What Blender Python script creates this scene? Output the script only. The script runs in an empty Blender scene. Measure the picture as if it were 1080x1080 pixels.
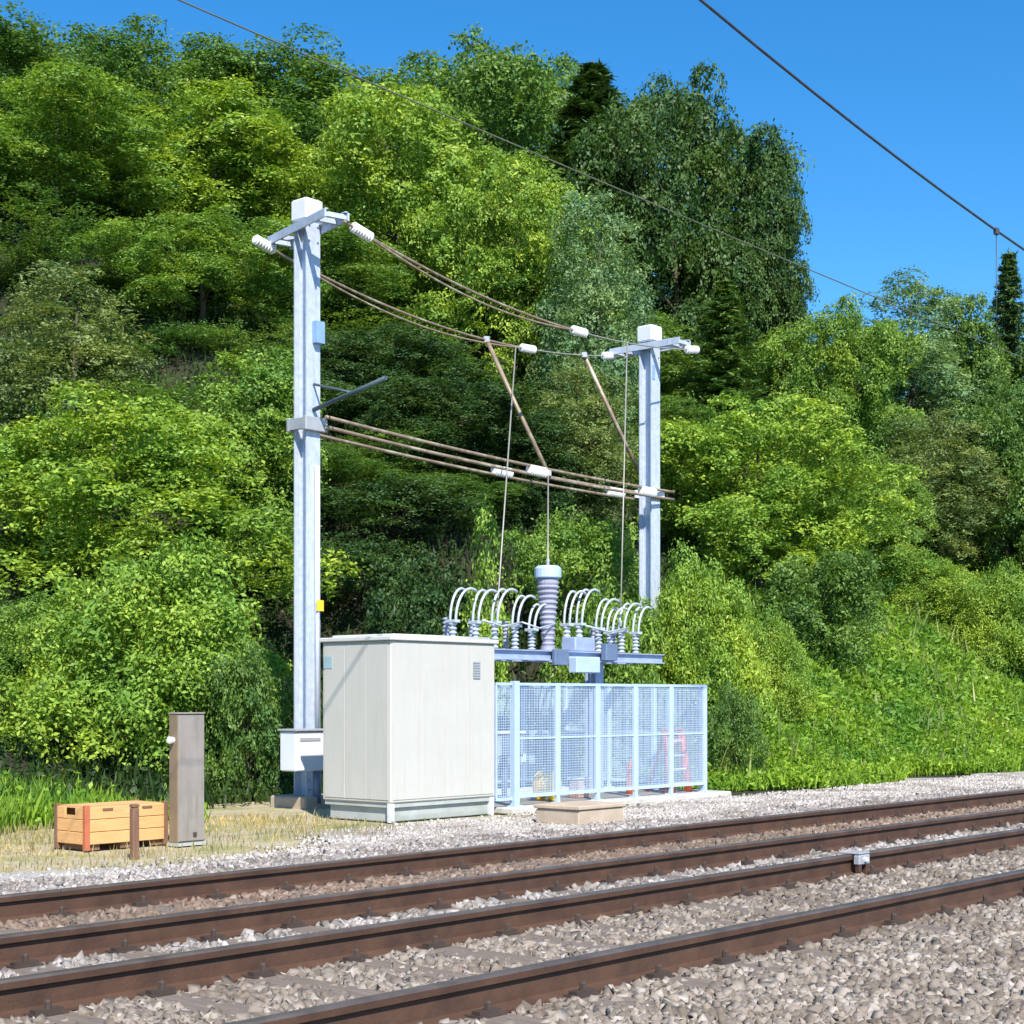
import bpy, math, random
import numpy as np
from mathutils import Vector, Matrix

random.seed(7)
RNG = np.random.default_rng(11)
S = bpy.context.scene
COL = S.collection

# ------------------------------------------------------------------ camera
F = 1700.0                      # focal length in photo pixels (1080 wide)
HY = 736.0                      # horizon row of the photo
H = 1.40                        # eye above the track bed
cam_d = bpy.data.cameras.new('camera')
cam = bpy.data.objects.new('camera', cam_d)
COL.objects.link(cam)
cam.location = (0, 0, H)
cam.rotation_euler = (math.radians(90), 0, 0)
cam_d.sensor_width = 36
cam_d.sensor_fit = 'HORIZONTAL'
cam_d.lens = 36 * F / 1080
cam_d.shift_y = (HY - 540) / 1080
cam_d.clip_end = 2000
S.camera = cam

# ------------------------------------------------------------------ light
SUN_AZ = math.radians(164)      # clockwise from +Y: behind the camera, a little right
SUN_EL = math.radians(45)
to_sun = Vector((math.sin(SUN_AZ) * math.cos(SUN_EL), math.cos(SUN_AZ) * math.cos(SUN_EL), math.sin(SUN_EL)))
world = bpy.data.worlds.new('World')
S.world = world
world.use_nodes = True
wn = world.node_tree
for n in list(wn.nodes):
    wn.nodes.remove(n)
sky = wn.nodes.new('ShaderNodeTexSky')
sky.sky_type = 'NISHITA'
sky.sun_disc = False
sky.sun_elevation = SUN_EL
sky.sun_rotation = SUN_AZ
sky.altitude = 600
sky.air_density = 0.8
sky.dust_density = 0.0
sky.ozone_density = 2.0
bg = wn.nodes.new('ShaderNodeBackground')
bg.inputs['Strength'].default_value = 0.15
wo = wn.nodes.new('ShaderNodeOutputWorld')
hs = wn.nodes.new('ShaderNodeHueSaturation')
hs.inputs['Hue'].default_value = 0.497
hs.inputs['Saturation'].default_value = 1.36
wn.links.new(sky.outputs[0], hs.inputs['Color'])
wn.links.new(hs.outputs[0], bg.inputs[0])
wn.links.new(bg.outputs[0], wo.inputs[0])
sl = bpy.data.lights.new('sun', 'SUN')
sl.energy = 5.0
sl.angle = math.radians(0.5)
sl.color = (1.0, 0.95, 0.86)
sun = bpy.data.objects.new('sun', sl)
COL.objects.link(sun)
sun.rotation_euler = to_sun.to_track_quat('Z', 'Y').to_euler()
sun.location = (0, -20, 40)
S.view_settings.view_transform = 'Standard'
S.view_settings.look = 'None'
S.view_settings.exposure = 0.62
S.view_settings.gamma = 1.0

# ------------------------------------------------------------------ frames
TH = math.atan((2010 - 540) / F)             # heading of the railway, clockwise from the view axis
ST, CT = math.sin(TH), math.cos(TH)
RZ = math.pi / 2 - TH                        # local x runs along the track, local y away from it
def W(u, v, z=0.0):
    return Vector((u * ST - v * CT, u * CT + v * ST, z))
def UV(x, y):
    return x * ST + y * CT, -x * CT + y * ST
def sstep(a, b, x):
    t = np.clip((x - a) / (b - a), 0, 1)
    return t * t * (3 - 2 * t)
def ground_z(x, y):
    u = x * ST + y * CT
    v = -x * CT + y * ST
    ve = 17.2 + (13.4 - 17.2) * sstep(20.0, 23.5, u) + 6 * sstep(45, 90, u)
    e = np.maximum(v - ve, 0)
    z = (0.48 + 0.20 * sstep(18, 25, u)) * (np.sqrt(e * e + 2.0) - math.sqrt(2.0))
    z = 30 * np.tanh(z / 30)
    z = z + 0.25 * np.sin(x * 0.37 + 1) * np.sin(y * 0.31) * np.clip(e / 4, 0, 1)
    return z - 0.03

# ------------------------------------------------------------------ materials
def new_mat(name):
    m = bpy.data.materials.new(name)
    m.use_nodes = True
    nt = m.node_tree
    b = nt.nodes['Principled BSDF']
    return m, nt, b
def ramp(nt, fac, stops):
    r = nt.nodes.new('ShaderNodeValToRGB')
    while len(r.color_ramp.elements) < len(stops):
        r.color_ramp.elements.new(0.5)
    for e, (p, c) in zip(r.color_ramp.elements, stops):
        e.position = p
        e.color = (*c, 1)
    nt.links.new(fac, r.inputs[0])
    return r.outputs[0]
def noise(nt, scale, detail=5, rough=0.6, coord='Object', stretch=None):
    tc = nt.nodes.new('ShaderNodeTexCoord')
    n = nt.nodes.new('ShaderNodeTexNoise')
    n.inputs['Scale'].default_value = scale
    n.inputs['Detail'].default_value = detail
    n.inputs['Roughness'].default_value = rough
    src = tc.outputs[coord]
    if stretch:
        mp = nt.nodes.new('ShaderNodeMapping')
        mp.inputs['Scale'].default_value = stretch
        nt.links.new(src, mp.inputs[0])
        src = mp.outputs[0]
    nt.links.new(src, n.inputs['Vector'])
    return n.outputs['Fac']
def mixc(nt, fac, a, b, mode='MIX'):
    m = nt.nodes.new('ShaderNodeMix')
    m.data_type = 'RGBA'
    m.blend_type = mode
    for sock, val in ((0, fac), (6, a), (7, b)):
        if isinstance(val, (int, float)):
            m.inputs[sock].default_value = val
        elif isinstance(val, tuple):
            m.inputs[sock].default_value = (*val, 1)
        else:
            nt.links.new(val, m.inputs[sock])
    return m.outputs[2]
def bump(nt, b, h, strength=0.3, dist=0.02):
    bp = nt.nodes.new('ShaderNodeBump')
    bp.inputs['Strength'].default_value = strength
    bp.inputs['Distance'].default_value = dist
    nt.links.new(h, bp.inputs['Height'])
    nt.links.new(bp.outputs[0], b.inputs['Normal'])

def surf(name, c1, c2, scale=4, rough=0.6, metal=0.0, bumps=0.0, bscale=60, stretch=None, streak=None):
    m, nt, b = new_mat(name)
    f = noise(nt, scale, stretch=stretch)
    col = ramp(nt, f, [(0.3, c1), (0.7, c2)])
    if streak:
        f2 = noise(nt, streak[1], 6, 0.7, stretch=streak[2])
        k = ramp(nt, f2, [(streak[3], (0, 0, 0)), (streak[4], (1, 1, 1))])
        col = mixc(nt, k, col, streak[0])
    nt.links.new(col, b.inputs['Base Color'])
    b.inputs['Roughness'].default_value = rough
    b.inputs['Metallic'].default_value = metal
    if bumps:
        bump(nt, b, noise(nt, bscale, 4), bumps, 0.01)
    return m

M = {}
M['galv'] = surf('galvanised steel', (0.43, 0.49, 0.59), (0.57, 0.62, 0.71), 14, 0.55, 0.15, 0.1, 40,
                 streak=((0.34, 0.40, 0.52), 5, (6, 6, 0.5), 0.52, 0.75))
M['galv_blue'] = surf('blue grey painted steel', (0.42, 0.54, 0.70), (0.50, 0.61, 0.76), 7, 0.5, 0.1)
M['steel_dark'] = surf('dark blue steel', (0.12, 0.17, 0.27), (0.18, 0.24, 0.36), 7, 0.5, 0.2)
M['rack'] = surf('rack steel', (0.30, 0.36, 0.52), (0.40, 0.47, 0.64), 8, 0.5, 0.2)
M['cream_roof'] = surf('cream roof coating', (0.56, 0.55, 0.52), (0.62, 0.61, 0.58), 3, 0.5)
M['cream'] = surf('cream cabinet coating', (0.50, 0.485, 0.44), (0.54, 0.525, 0.48), 2, 0.5, 0, 0.05, 30,
                  streak=((0.455, 0.435, 0.375), 3, (5, 5, 0.4), 0.5, 0.85))
M['lightgrey'] = surf('light grey enamel', (0.66, 0.68, 0.74), (0.74, 0.76, 0.80), 4, 0.45)
M['grey'] = surf('mid grey metal', (0.34, 0.36, 0.38), (0.44, 0.45, 0.47), 6, 0.5, 0.2)
M['white_ins'] = surf('white glazed insulator', (0.74, 0.76, 0.78), (0.84, 0.85, 0.86), 6, 0.25)
M['grey_ins'] = surf('blue grey insulator', (0.42, 0.46, 0.54), (0.54, 0.58, 0.66), 6, 0.3)
M['horn'] = surf('pale horn metal', (0.46, 0.50, 0.55), (0.60, 0.64, 0.68), 9, 0.4, 0.25)
M['bushing'] = surf('grey bushing ceramic', (0.30, 0.30, 0.38), (0.38, 0.38, 0.46), 5, 0.3)
M['copper'] = surf('weathered copper', (0.25, 0.18, 0.125), (0.38, 0.285, 0.20), 6, 0.5, 0.25,
                   streak=((0.50, 0.44, 0.32), 3, (1, 1, 1), 0.5, 0.65))
M['wire'] = surf('dull wire', (0.30, 0.29, 0.25), (0.38, 0.36, 0.30), 9, 0.5, 0.3)
M['wire_dark'] = surf('dark wire', (0.05, 0.055, 0.07), (0.09, 0.095, 0.11), 9, 0.5, 0.4)
M['rust_rail'] = surf('rusty rail', (0.055, 0.027, 0.017), (0.105, 0.052, 0.030), 5, 0.75, 0.1, 0.3, 50)
M['rail_top'] = surf('worn rail head', (0.13, 0.10, 0.085), (0.24, 0.19, 0.165), 5, 0.4, 0.6)
M['sleeper'] = surf('weathered sleeper', (0.13, 0.10, 0.08), (0.23, 0.18, 0.145), 8, 0.9, 0, 0.6, 30, stretch=(6, 0.7, 2))
M['iron'] = surf('dark iron fastening', (0.05, 0.035, 0.03), (0.10, 0.07, 0.055), 9, 0.7, 0.3)
M['concrete'] = surf('pale concrete', (0.46, 0.44, 0.40), (0.60, 0.58, 0.53), 3, 0.9, 0, 0.3, 40,
                     streak=((0.32, 0.30, 0.26), 2.2, (1, 1, 1), 0.55, 0.8))
M['concrete_tan'] = surf('tan concrete', (0.40, 0.31, 0.23), (0.52, 0.41, 0.31), 4, 0.9, 0, 0.4, 40)
M['concrete_grey'] = surf('grey plinth concrete', (0.34, 0.36, 0.34), (0.45, 0.47, 0.45), 4, 0.9, 0, 0.3, 40)
M['wood_pale'] = surf('pale yellow boards', (0.62, 0.33, 0.12), (0.74, 0.42, 0.18), 3, 0.8, 0, 0.3, 30, stretch=(1, 1, 12),
                      streak=((0.42, 0.26, 0.13), 4, (1, 1, 9), 0.52, 0.8))
M['wood_red'] = surf('red brown timber', (0.42, 0.10, 0.05), (0.55, 0.17, 0.08), 5, 0.7)
M['wood_dark'] = surf('dark brown timber', (0.16, 0.08, 0.05), (0.24, 0.13, 0.08), 5, 0.8, 0, 0.5, 30, stretch=(5, 5, 1))
M['pillar_front'] = surf('weathered grey brown metal', (0.25, 0.22, 0.195), (0.33, 0.295, 0.265), 3, 0.7, 0.1,
                         streak=((0.20, 0.17, 0.14), 3, (5, 5, 0.5), 0.5, 0.75))
M['pillar_side'] = surf('rust brown metal', (0.20, 0.145, 0.09), (0.28, 0.21, 0.135), 4, 0.75, 0.1)
M['yellow'] = surf('yellow enamel', (0.80, 0.52, 0.02), (0.88, 0.60, 0.04), 4, 0.5)
M['red'] = surf('red enamel', (0.74, 0.12, 0.05), (0.82, 0.19, 0.08), 4, 0.5)
M['white'] = surf('white enamel', (0.78, 0.78, 0.78), (0.84, 0.84, 0.84), 4, 0.5)
M['blue_patch'] = surf('blue patch', (0.19, 0.32, 0.56), (0.24, 0.38, 0.62), 4, 0.5)
M['teal_shade'] = surf('teal shade patch', (0.30, 0.42, 0.46), (0.36, 0.48, 0.52), 4, 0.5)
M['teal_dark'] = surf('dark teal steel', (0.05, 0.085, 0.10), (0.08, 0.12, 0.14), 4, 0.5, 0.2)
M['wire_green'] = surf('green brown weathered wire', (0.10, 0.12, 0.085), (0.14, 0.155, 0.11), 4, 0.6, 0.1)
M['pink'] = surf('faded pink casing', (0.60, 0.38, 0.33), (0.70, 0.48, 0.42), 4, 0.6)
M['bark'] = surf('bark', (0.06, 0.048, 0.036), (0.13, 0.105, 0.08), 6, 0.95, 0, 0.8, 12, stretch=(3, 3, 0.6))

def leaf_mat(name, translucent=0.4):
    m, nt, b = new_mat(name)
    oi = nt.nodes.new('ShaderNodeObjectInfo')
    ge = nt.nodes.new('ShaderNodeNewGeometry')
    var = ramp(nt, ge.outputs['Random Per Island'],
               [(0.0, (0.45, 0.52, 0.52)), (0.5, (0.92, 0.94, 0.9)), (0.85, (1.2, 1.15, 1.1)), (1.0, (1.5, 1.3, 1.5))])
    big = ramp(nt, noise(nt, 0.45, 3, 0.6), [(0.35, (0.66, 0.78, 0.90)), (0.65, (1.28, 1.12, 0.95))])
    c = mixc(nt, 1.0, oi.outputs['Color'], var, 'MULTIPLY')
    c = mixc(nt, 1.0, c, big, 'MULTIPLY')
    nt.links.new(c, b.inputs['Base Color'])
    b.inputs['Roughness'].default_value = 0.5
    b.inputs['Specular IOR Level'].default_value = 0.3
    tr = nt.nodes.new('ShaderNodeBsdfTranslucent')
    c2 = mixc(nt, 1.0, c, (1.2, 1.2, 0.55), 'MULTIPLY')
    nt.links.new(c2, tr.inputs['Color'])
    mx = nt.nodes.new('ShaderNodeMixShader')
    mx.inputs[0].default_value = translucent
    nt.links.new(b.outputs[0], mx.inputs[1])
    nt.links.new(tr.outputs[0], mx.inputs[2])
    nt.links.new(mx.outputs[0], nt.nodes['Material Output'].inputs[0])
    return m
M['leaf'] = leaf_mat('broad leaves', 0.34)
M['needle'] = leaf_mat('conifer needles', 0.12)
M['grass'] = leaf_mat('grass blades', 0.4)

def stone_mat(name, c):
    m, nt, b = new_mat(name)
    ge = nt.nodes.new('ShaderNodeNewGeometry')
    col = ramp(nt, ge.outputs['Random Per Island'], [(0, c[0]), (0.35, c[1]), (0.75, c[2]), (1, c[3])])
    col = mixc(nt, 0.35, col, ramp(nt, noise(nt, 30, 3), [(0.3, c[0]), (0.7, c[2])]))
    col = mixc(nt, ramp(nt, noise(nt, 1.3, 5, 0.65), [(0.46, (0, 0, 0)), (0.68, (0.75, 0.75, 0.75))]), col, (0.12, 0.088, 0.062))
    nt.links.new(col, b.inputs['Base Color'])
    b.inputs['Roughness'].default_value = 0.95
    return m
M['stone'] = stone_mat('pale crushed stone', [(0.12, 0.105, 0.095), (0.28, 0.252, 0.232), (0.42, 0.38, 0.35), (0.58, 0.54, 0.51)])
M['stone_rust'] = stone_mat('rust stained crushed stone', [(0.11, 0.07, 0.048), (0.20, 0.135, 0.098), (0.28, 0.20, 0.15), (0.40, 0.32, 0.26)])
M['stone_pale'] = stone_mat('pale fine chippings', [(0.30, 0.265, 0.23), (0.46, 0.415, 0.37), (0.56, 0.51, 0.46), (0.66, 0.62, 0.57)])
M['stone_tan'] = stone_mat('tan crushed stone', [(0.09, 0.072, 0.058), (0.22, 0.18, 0.145), (0.35, 0.295, 0.245), (0.52, 0.46, 0.41)])

def ground_mat():
    m, nt, b = new_mat('woodland ground')
    a = ramp(nt, noise(nt, 0.6, 6), [(0.35, (0.030, 0.024, 0.015)), (0.5, (0.032, 0.034, 0.014)), (0.65, (0.035, 0.055, 0.014))])
    d = ramp(nt, noise(nt, 8, 6), [(0.3, (0.55, 0.55, 0.5)), (0.7, (1.2, 1.2, 1.1))])
    nt.links.new(mixc(nt, 1.0, a, d, 'MULTIPLY'), b.inputs['Base Color'])
    b.inputs['Roughness'].default_value = 1
    bump(nt, b, noise(nt, 12, 6), 0.8, 0.1)
    return m
M['ground'] = ground_mat()
def verge_mat():
    m, nt, b = new_mat('dry verge')
    a = ramp(nt, noise(nt, 1.1, 6), [(0.3, (0.40, 0.33, 0.20)), (0.5, (0.52, 0.43, 0.28)), (0.62, (0.33, 0.32, 0.12)), (0.75, (0.20, 0.26, 0.07))])
    d = ramp(nt, noise(nt, 25, 6), [(0.3, (0.6, 0.6, 0.6)), (0.7, (1.2, 1.2, 1.2))])
    nt.links.new(mixc(nt, 1.0, a, d, 'MULTIPLY'), b.inputs['Base Color'])
    b.inputs['Roughness'].default_value = 1
    bump(nt, b, noise(nt, 40, 5), 0.7, 0.03)
    return m
M['verge'] = verge_mat()
def bed_mat(name, cs, sc=28):
    m, nt, b = new_mat(name)
    tc = nt.nodes.new('ShaderNodeTexCoord')
    vo = nt.nodes.new('ShaderNodeTexVoronoi')
    vo.inputs['Scale'].default_value = sc
    nt.links.new(tc.outputs['Object'], vo.inputs['Vector'])
    sep = nt.nodes.new('ShaderNodeSeparateColor')
    nt.links.new(vo.outputs['Color'], sep.inputs[0])
    c = ramp(nt, sep.outputs[0], [(0, cs[0]), (0.5, cs[1]), (1, cs[2])])
    c = mixc(nt, 1.0, c, ramp(nt, noise(nt, 0.9, 4), [(0.3, (0.8, 0.78, 0.75)), (0.7, (1.1, 1.1, 1.1))]), 'MULTIPLY')
    nt.links.new(c, b.inputs['Base Color'])
    b.inputs['Roughness'].default_value = 1
    bump(nt, b, vo.outputs['Distance'], 0.9, 0.03)
    return m
M['bed'] = bed_mat('ballast bed', [(0.22, 0.20, 0.185), (0.38, 0.35, 0.33), (0.54, 0.50, 0.48)])
M['pale_gravel'] = bed_mat('pale fine gravel', [(0.40, 0.365, 0.33), (0.54, 0.50, 0.46), (0.66, 0.62, 0.58)], 55)

# ------------------------------------------------------------------ mesh helpers
class MB:
    def __init__(s):
        s.v, s.f, s.mi, s.sm = [], [], [], []
    def add(s, vs, fs, mi=0, smooth=False):
        o = len(s.v)
        s.v += [tuple(p) for p in vs]
        for q in fs:
            s.f.append([i + o for i in q])
            s.mi.append(mi)
            s.sm.append(smooth)
        return s
    def box(s, x0, x1, y0, y1, z0, z1, mi=0, bev=0.0):
        if bev <= 0:
            vs = [(x, y, z) for z in (z0, z1) for y in (y0, y1) for x in (x0, x1)]
            fs = [(0, 2, 3, 1), (4, 5, 7, 6), (0, 1, 5, 4), (2, 6, 7, 3), (0, 4, 6, 2), (1, 3, 7, 5)]
            return s.add(vs, fs, mi)
        b = bev
        def ring(i, z):
            x0i, x1i, y0i, y1i = x0 + i, x1 - i, y0 + i, y1 - i
            c = b
            return [(x0i + c, y0i, z), (x1i - c, y0i, z), (x1i, y0i + c, z), (x1i, y1i - c, z),
                    (x1i - c, y1i, z), (x0i + c, y1i, z), (x0i, y1i - c, z), (x0i, y0i + c, z)]
        vs = ring(b, z0) + ring(0, z0 + b) + ring(0, z1 - b) + ring(b, z1)
        fs = [tuple(range(7, -1, -1)), tuple(range(24, 32))]
        for k in range(3):
            for i in range(8):
                j = (i + 1) % 8
                fs.append((k * 8 + i, k * 8 + j, k * 8 + 8 + j, k * 8 + 8 + i))
        return s.add(vs, fs, mi)
    def tube(s, pts, r, n=8, mi=0, cap=True):
        pts = [Vector(p) for p in pts]
        rs = r if isinstance(r, (list, tuple)) else [r] * len(pts)
        vs, fs = [], []
        up = None
        for i, p in enumerate(pts):
            d = (pts[min(i + 1, len(pts) - 1)] - pts[max(i - 1, 0)]).normalized()
            if up is None:
                up = Vector((0, 0, 1)) if abs(d.z) < 0.9 else Vector((1, 0, 0))
            a = d.cross(up)
            if a.length < 1e-5:
                a = d.cross(Vector((0, 1, 0)))
            a.normalize()
            b = a.cross(d).normalized()
            up = b
            for k in range(n):
                t = 2 * math.pi * k / n
                vs.append(p + a * math.cos(t) * rs[i] + b * math.sin(t) * rs[i])
        for i in range(len(pts) - 1):
            for k in range(n):
                j = (k + 1) % n
                fs.append((i * n + k, i * n + j, (i + 1) * n + j, (i + 1) * n + k))
        s.add(vs, fs, mi, True)
        if cap:
            o = len(s.v) - len(vs)
            s.f.append([o + k for k in range(n)][::-1]); s.mi.append(mi); s.sm.append(False)
            s.f.append([o + (len(pts) - 1) * n + k for k in range(n)]); s.mi.append(mi); s.sm.append(False)
        return s
    def lathe(s, prof, a, d, n=14, mi=0):
        """prof: (distance along, radius) from point a in direction d"""
        a = Vector(a); d = Vector(d).normalized()
        x = d.orthogonal().normalized(); y = d.cross(x)
        vs, fs = [], []
        for (t, r) in prof:
            for k in range(n):
                q = 2 * math.pi * k / n
                vs.append(a + d * t + (x * math.cos(q) + y * math.sin(q)) * r)
        for i in range(len(prof) - 1):
            for k in range(n):
                j = (k + 1) % n
                fs.append((i * n + k, i * n + j, (i + 1) * n + j, (i + 1) * n + k))
        fs.append(tuple(range(n))[::-1])
        fs.append(tuple((len(prof) - 1) * n + k for k in range(n)))
        return s.add(vs, fs, mi, False)
    def extrude(s, prof, a, b, mi=0):
        """closed profile of (y, z) swept along local x from a to b"""
        n = len(prof)
        vs = [(a, y, z) for y, z in prof] + [(b, y, z) for y, z in prof]
        fs = [tuple(range(n))[::-1], tuple(range(n, 2 * n))]
        mis = [mi, mi]
        for i in range(n):
            j = (i + 1) % n
            fs.append((i, j, n + j, n + i))
        return s.add(vs, fs, mi)
    def build(s, name, mats, parent=None, loc=None, rz=None):
        me = bpy.data.meshes.new(name)
        me.from_pydata(s.v, [], s.f)
        if not isinstance(mats, (list, tuple)):
            mats = [mats]
        for m in mats:
            me.materials.append(m)
        me.polygons.foreach_set('material_index', s.mi)
        me.polygons.foreach_set('use_smooth', s.sm)
        me.update()
        import bmesh
        bm = bmesh.new(); bm.from_mesh(me)
        bmesh.ops.recalc_face_normals(bm, faces=bm.faces)
        bm.to_mesh(me); bm.free()
        o = bpy.data.objects.new(name, me)
        COL.objects.link(o)
        if parent: o.parent = parent
        if loc is not None: o.location = loc
        if rz is not None: o.rotation_euler.z = rz
        return o

def quads(name, V, mat, parent=None):
    """V: (n,4,3) array of loose quads -> one mesh object"""
    n = len(V)
    me = bpy.data.meshes.new(name)
    me.vertices.add(n * 4)
    me.vertices.foreach_set('co', np.ascontiguousarray(V, dtype=np.float32).ravel())
    me.loops.add(n * 4)
    me.loops.foreach_set('vertex_index', np.arange(n * 4, dtype=np.int32))
    me.polygons.add(n)
    me.polygons.foreach_set('loop_start', np.arange(0, n * 4, 4, dtype=np.int32))
    me.polygons.foreach_set('loop_total', np.full(n, 4, dtype=np.int32))
    me.materials.append(mat)
    me.update(calc_edges=True)
    o = bpy.data.objects.new(name, me)
    COL.objects.link(o)
    if parent: o.parent = parent
    return o

def tag(o, label=None, cat=None, group=None, kind=None):
    if label: o['label'] = label
    if cat: o['category'] = cat
    if group: o['group'] = group
    if kind: o['kind'] = kind
    return o
def thing(name, label, cat, loc=(0, 0, 0), rz=0.0, group=None):
    o = bpy.data.objects.new(name, None)
    COL.objects.link(o)
    o.empty_display_size = 0.2
    o.location = loc
    o.rotation_euler.z = rz
    return tag(o, label, cat, group)
def copy_tree(o, parent=None):
    c = o.copy()
    COL.objects.link(c)
    if parent: c.parent = parent
    for ch in list(o.children):
        copy_tree(ch, c)
    return c

# ------------------------------------------------------------------ ground
def grid(name, us, vs, zf, mat, kind='structure', frame=W):
    V, Fc = [], []
    for v in vs:
        for u in us:
            p = frame(u, v)
            V.append((p[0], p[1], zf(u, v, p[0], p[1])))
    nu = len(us)
    for j in range(len(vs) - 1):
        for i in range(nu - 1):
            Fc.append((j * nu + i, j * nu + i + 1, (j + 1) * nu + i + 1, (j + 1) * nu + i))
    me = bpy.data.meshes.new(name)
    me.from_pydata(V, [], Fc)
    me.materials.append(mat)
    me.polygons.foreach_set('use_smooth', [True] * len(Fc))
    o = bpy.data.objects.new(name, me)
    COL.objects.link(o)
    o['kind'] = kind
    return o
us = list(np.concatenate([np.linspace(-400, -40, 10), np.linspace(-36, 70, 107), np.linspace(80, 600, 14)]))
vs = list(np.concatenate([np.linspace(-300, -20, 8), np.linspace(-15, 10, 6), np.linspace(11, 70, 90), np.linspace(80, 400, 12)]))
grid('ground', us, vs, lambda u, v, x, y: float(ground_z(x, y)), M['ground'])
grid('dry_verge', np.linspace(-25, 19.4, 70), np.linspace(10.4, 17.0, 14),
     lambda u, v, x, y: float(ground_z(x, y)) + 0.016, M['verge'])
def bedz(u, v, x, y):
    edge = 10.5 + 0.25 * math.sin(u * 1.3) + 0.2 * math.sin(u * 0.47 + 1)
    return 0.01 - 0.5 * max(0, 0.9 - v) * 0.3
grid('ballast_bed', np.linspace(-25, 60, 60), np.linspace(0.6, 10.9, 24), lambda u, v, x, y: 0.004, M['bed'])
def gravel_edge(u):
    return 12.35 + 0.30 * math.sin(u * 1.1) + 0.18 * math.sin(u * 2.7 + 2) + 0.6 * float(sstep(20, 26, u)) - 1.35 * float(sstep(11.5, 9.3, u))
gv = np.linspace(0, 1, 10)
grid('gravel_path', np.linspace(-25, 60, 240), gv, lambda u, v, x, y: 0.008, M['pale_gravel'],
     frame=lambda u, t: W(u, 10.4 + t * (gravel_edge(u) - 10.4)))

# crushed stones: jittered little blocks lying on the bed
def stones(name, n, urange, vrange, size, mat, label, keep=None, z0=0.0):
    u = RNG.uniform(*urange, n); v = RNG.uniform(*vrange, n)
    on = (np.abs((u + 4.7 + 0.31) % 0.62 - 0.31) < 0.125) & (((v > 6.93) & (v < 9.37)) | ((v > 4.27) & (v < 6.70)))
    k = ~on | (RNG.uniform(size=n) < 0.12)
    u, v = u[k], v[k]
    if keep is not None:
        k = keep(u, v); u, v = u[k], v[k]
    n = len(u)
    x = u * ST - v * CT; y = u * CT + v * ST
    s = np.clip(np.exp(RNG.normal(-0.12, 0.30, n)), 0.4, 1.45) * size
    base = np.array([[a, b, c] for c in (-1, 1) for b in (-1, 1) for a in (-1, 1)], float) * 0.5
    P = base[None] * s[:, None, None] * RNG.uniform(0.6, 1.15, (n, 1, 3)) + RNG.normal(0, 0.16, (n, 8, 3)) * s[:, None, None]
    q = RNG.normal(size=(n, 4)); q /= np.linalg.norm(q, axis=1)[:, None]
    w, a, b, c = q.T
    R = np.stack([1 - 2 * (b * b + c * c), 2 * (a * b - c * w), 2 * (a * c + b * w),
                  2 * (a * b + c * w), 1 - 2 * (a * a + c * c), 2 * (b * c - a * w),
                  2 * (a * c - b * w), 2 * (b * c + a * w), 1 - 2 * (a * a + b * b)], 1).reshape(n, 3, 3)
    P = np.einsum('nij,nkj->nki', R, P)
    P += np.stack([x, y, z0 + s * RNG.uniform(-0.05, 0.32, n)], 1)[:, None]
    fs = np.array([(0, 2, 3, 1), (4, 5, 7, 6), (0, 1, 5, 4), (2, 6, 7, 3), (0, 4, 6, 2), (1, 3, 7, 5)])
    me = bpy.data.meshes.new(name)
    me.vertices.add(n * 8); me.vertices.foreach_set('co', P.astype(np.float32).ravel())
    idx = (fs[None] + np.arange(n)[:, None, None] * 8).astype(np.int32).ravel()
    me.loops.add(len(idx)); me.loops.foreach_set('vertex_index', idx)
    me.polygons.add(n * 6)
    me.polygons.foreach_set('loop_start', np.arange(0, n * 24, 4, dtype=np.int32))
    me.polygons.foreach_set('loop_total', np.full(n * 6, 4, dtype=np.int32))
    me.materials.append(mat)
    me.update(calc_edges=True)
    o = bpy.data.objects.new(name, me); COL.objects.link(o)
    return tag(o, label, 'ballast', kind='stuff')
RA, RB, RC, RD = 8.90, 7.40, 6.236, 4.736
stones('ballast_stones', 165000, (-2, 24), (6.15, 11.3), 0.038, M['stone'], 'pale grey crushed stones heaped beside the far rails',
       keep=lambda u, v: ((v < RB - 0.09) & (v > RC + 0.09)) | ((v > RA + 0.09) & (RNG.uniform(size=len(v)) < np.clip((10.9 - v + 0.15 * np.sin(u * 2.3)) / 1.2, 0, 1))))
stones('ballast_stones', 60000, (-2, 24), (RB + 0.09, RA - 0.09), 0.037, M['stone_rust'], 'rust stained brown stones between the two far rails')
stones('ballast_stones', 210000, (-2, 22), (1.2, RC - 0.09), 0.036, M['stone_tan'], 'tan grey stones around and in front of the near track',
       keep=lambda u, v: (np.abs(v - RD) > 0.09))
stones('gravel_chippings', 42000, (0, 28), (9.6, 12.6), 0.027, M['stone_pale'], 'fine pale chippings strewn in front of the fence',
       keep=lambda u, v: (RNG.uniform(size=len(v)) < 0.8) & (v < 11.0 + 1.6 * sstep(9.0, 12.6, u) + RNG.normal(0, 0.22, len(u))))

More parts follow.
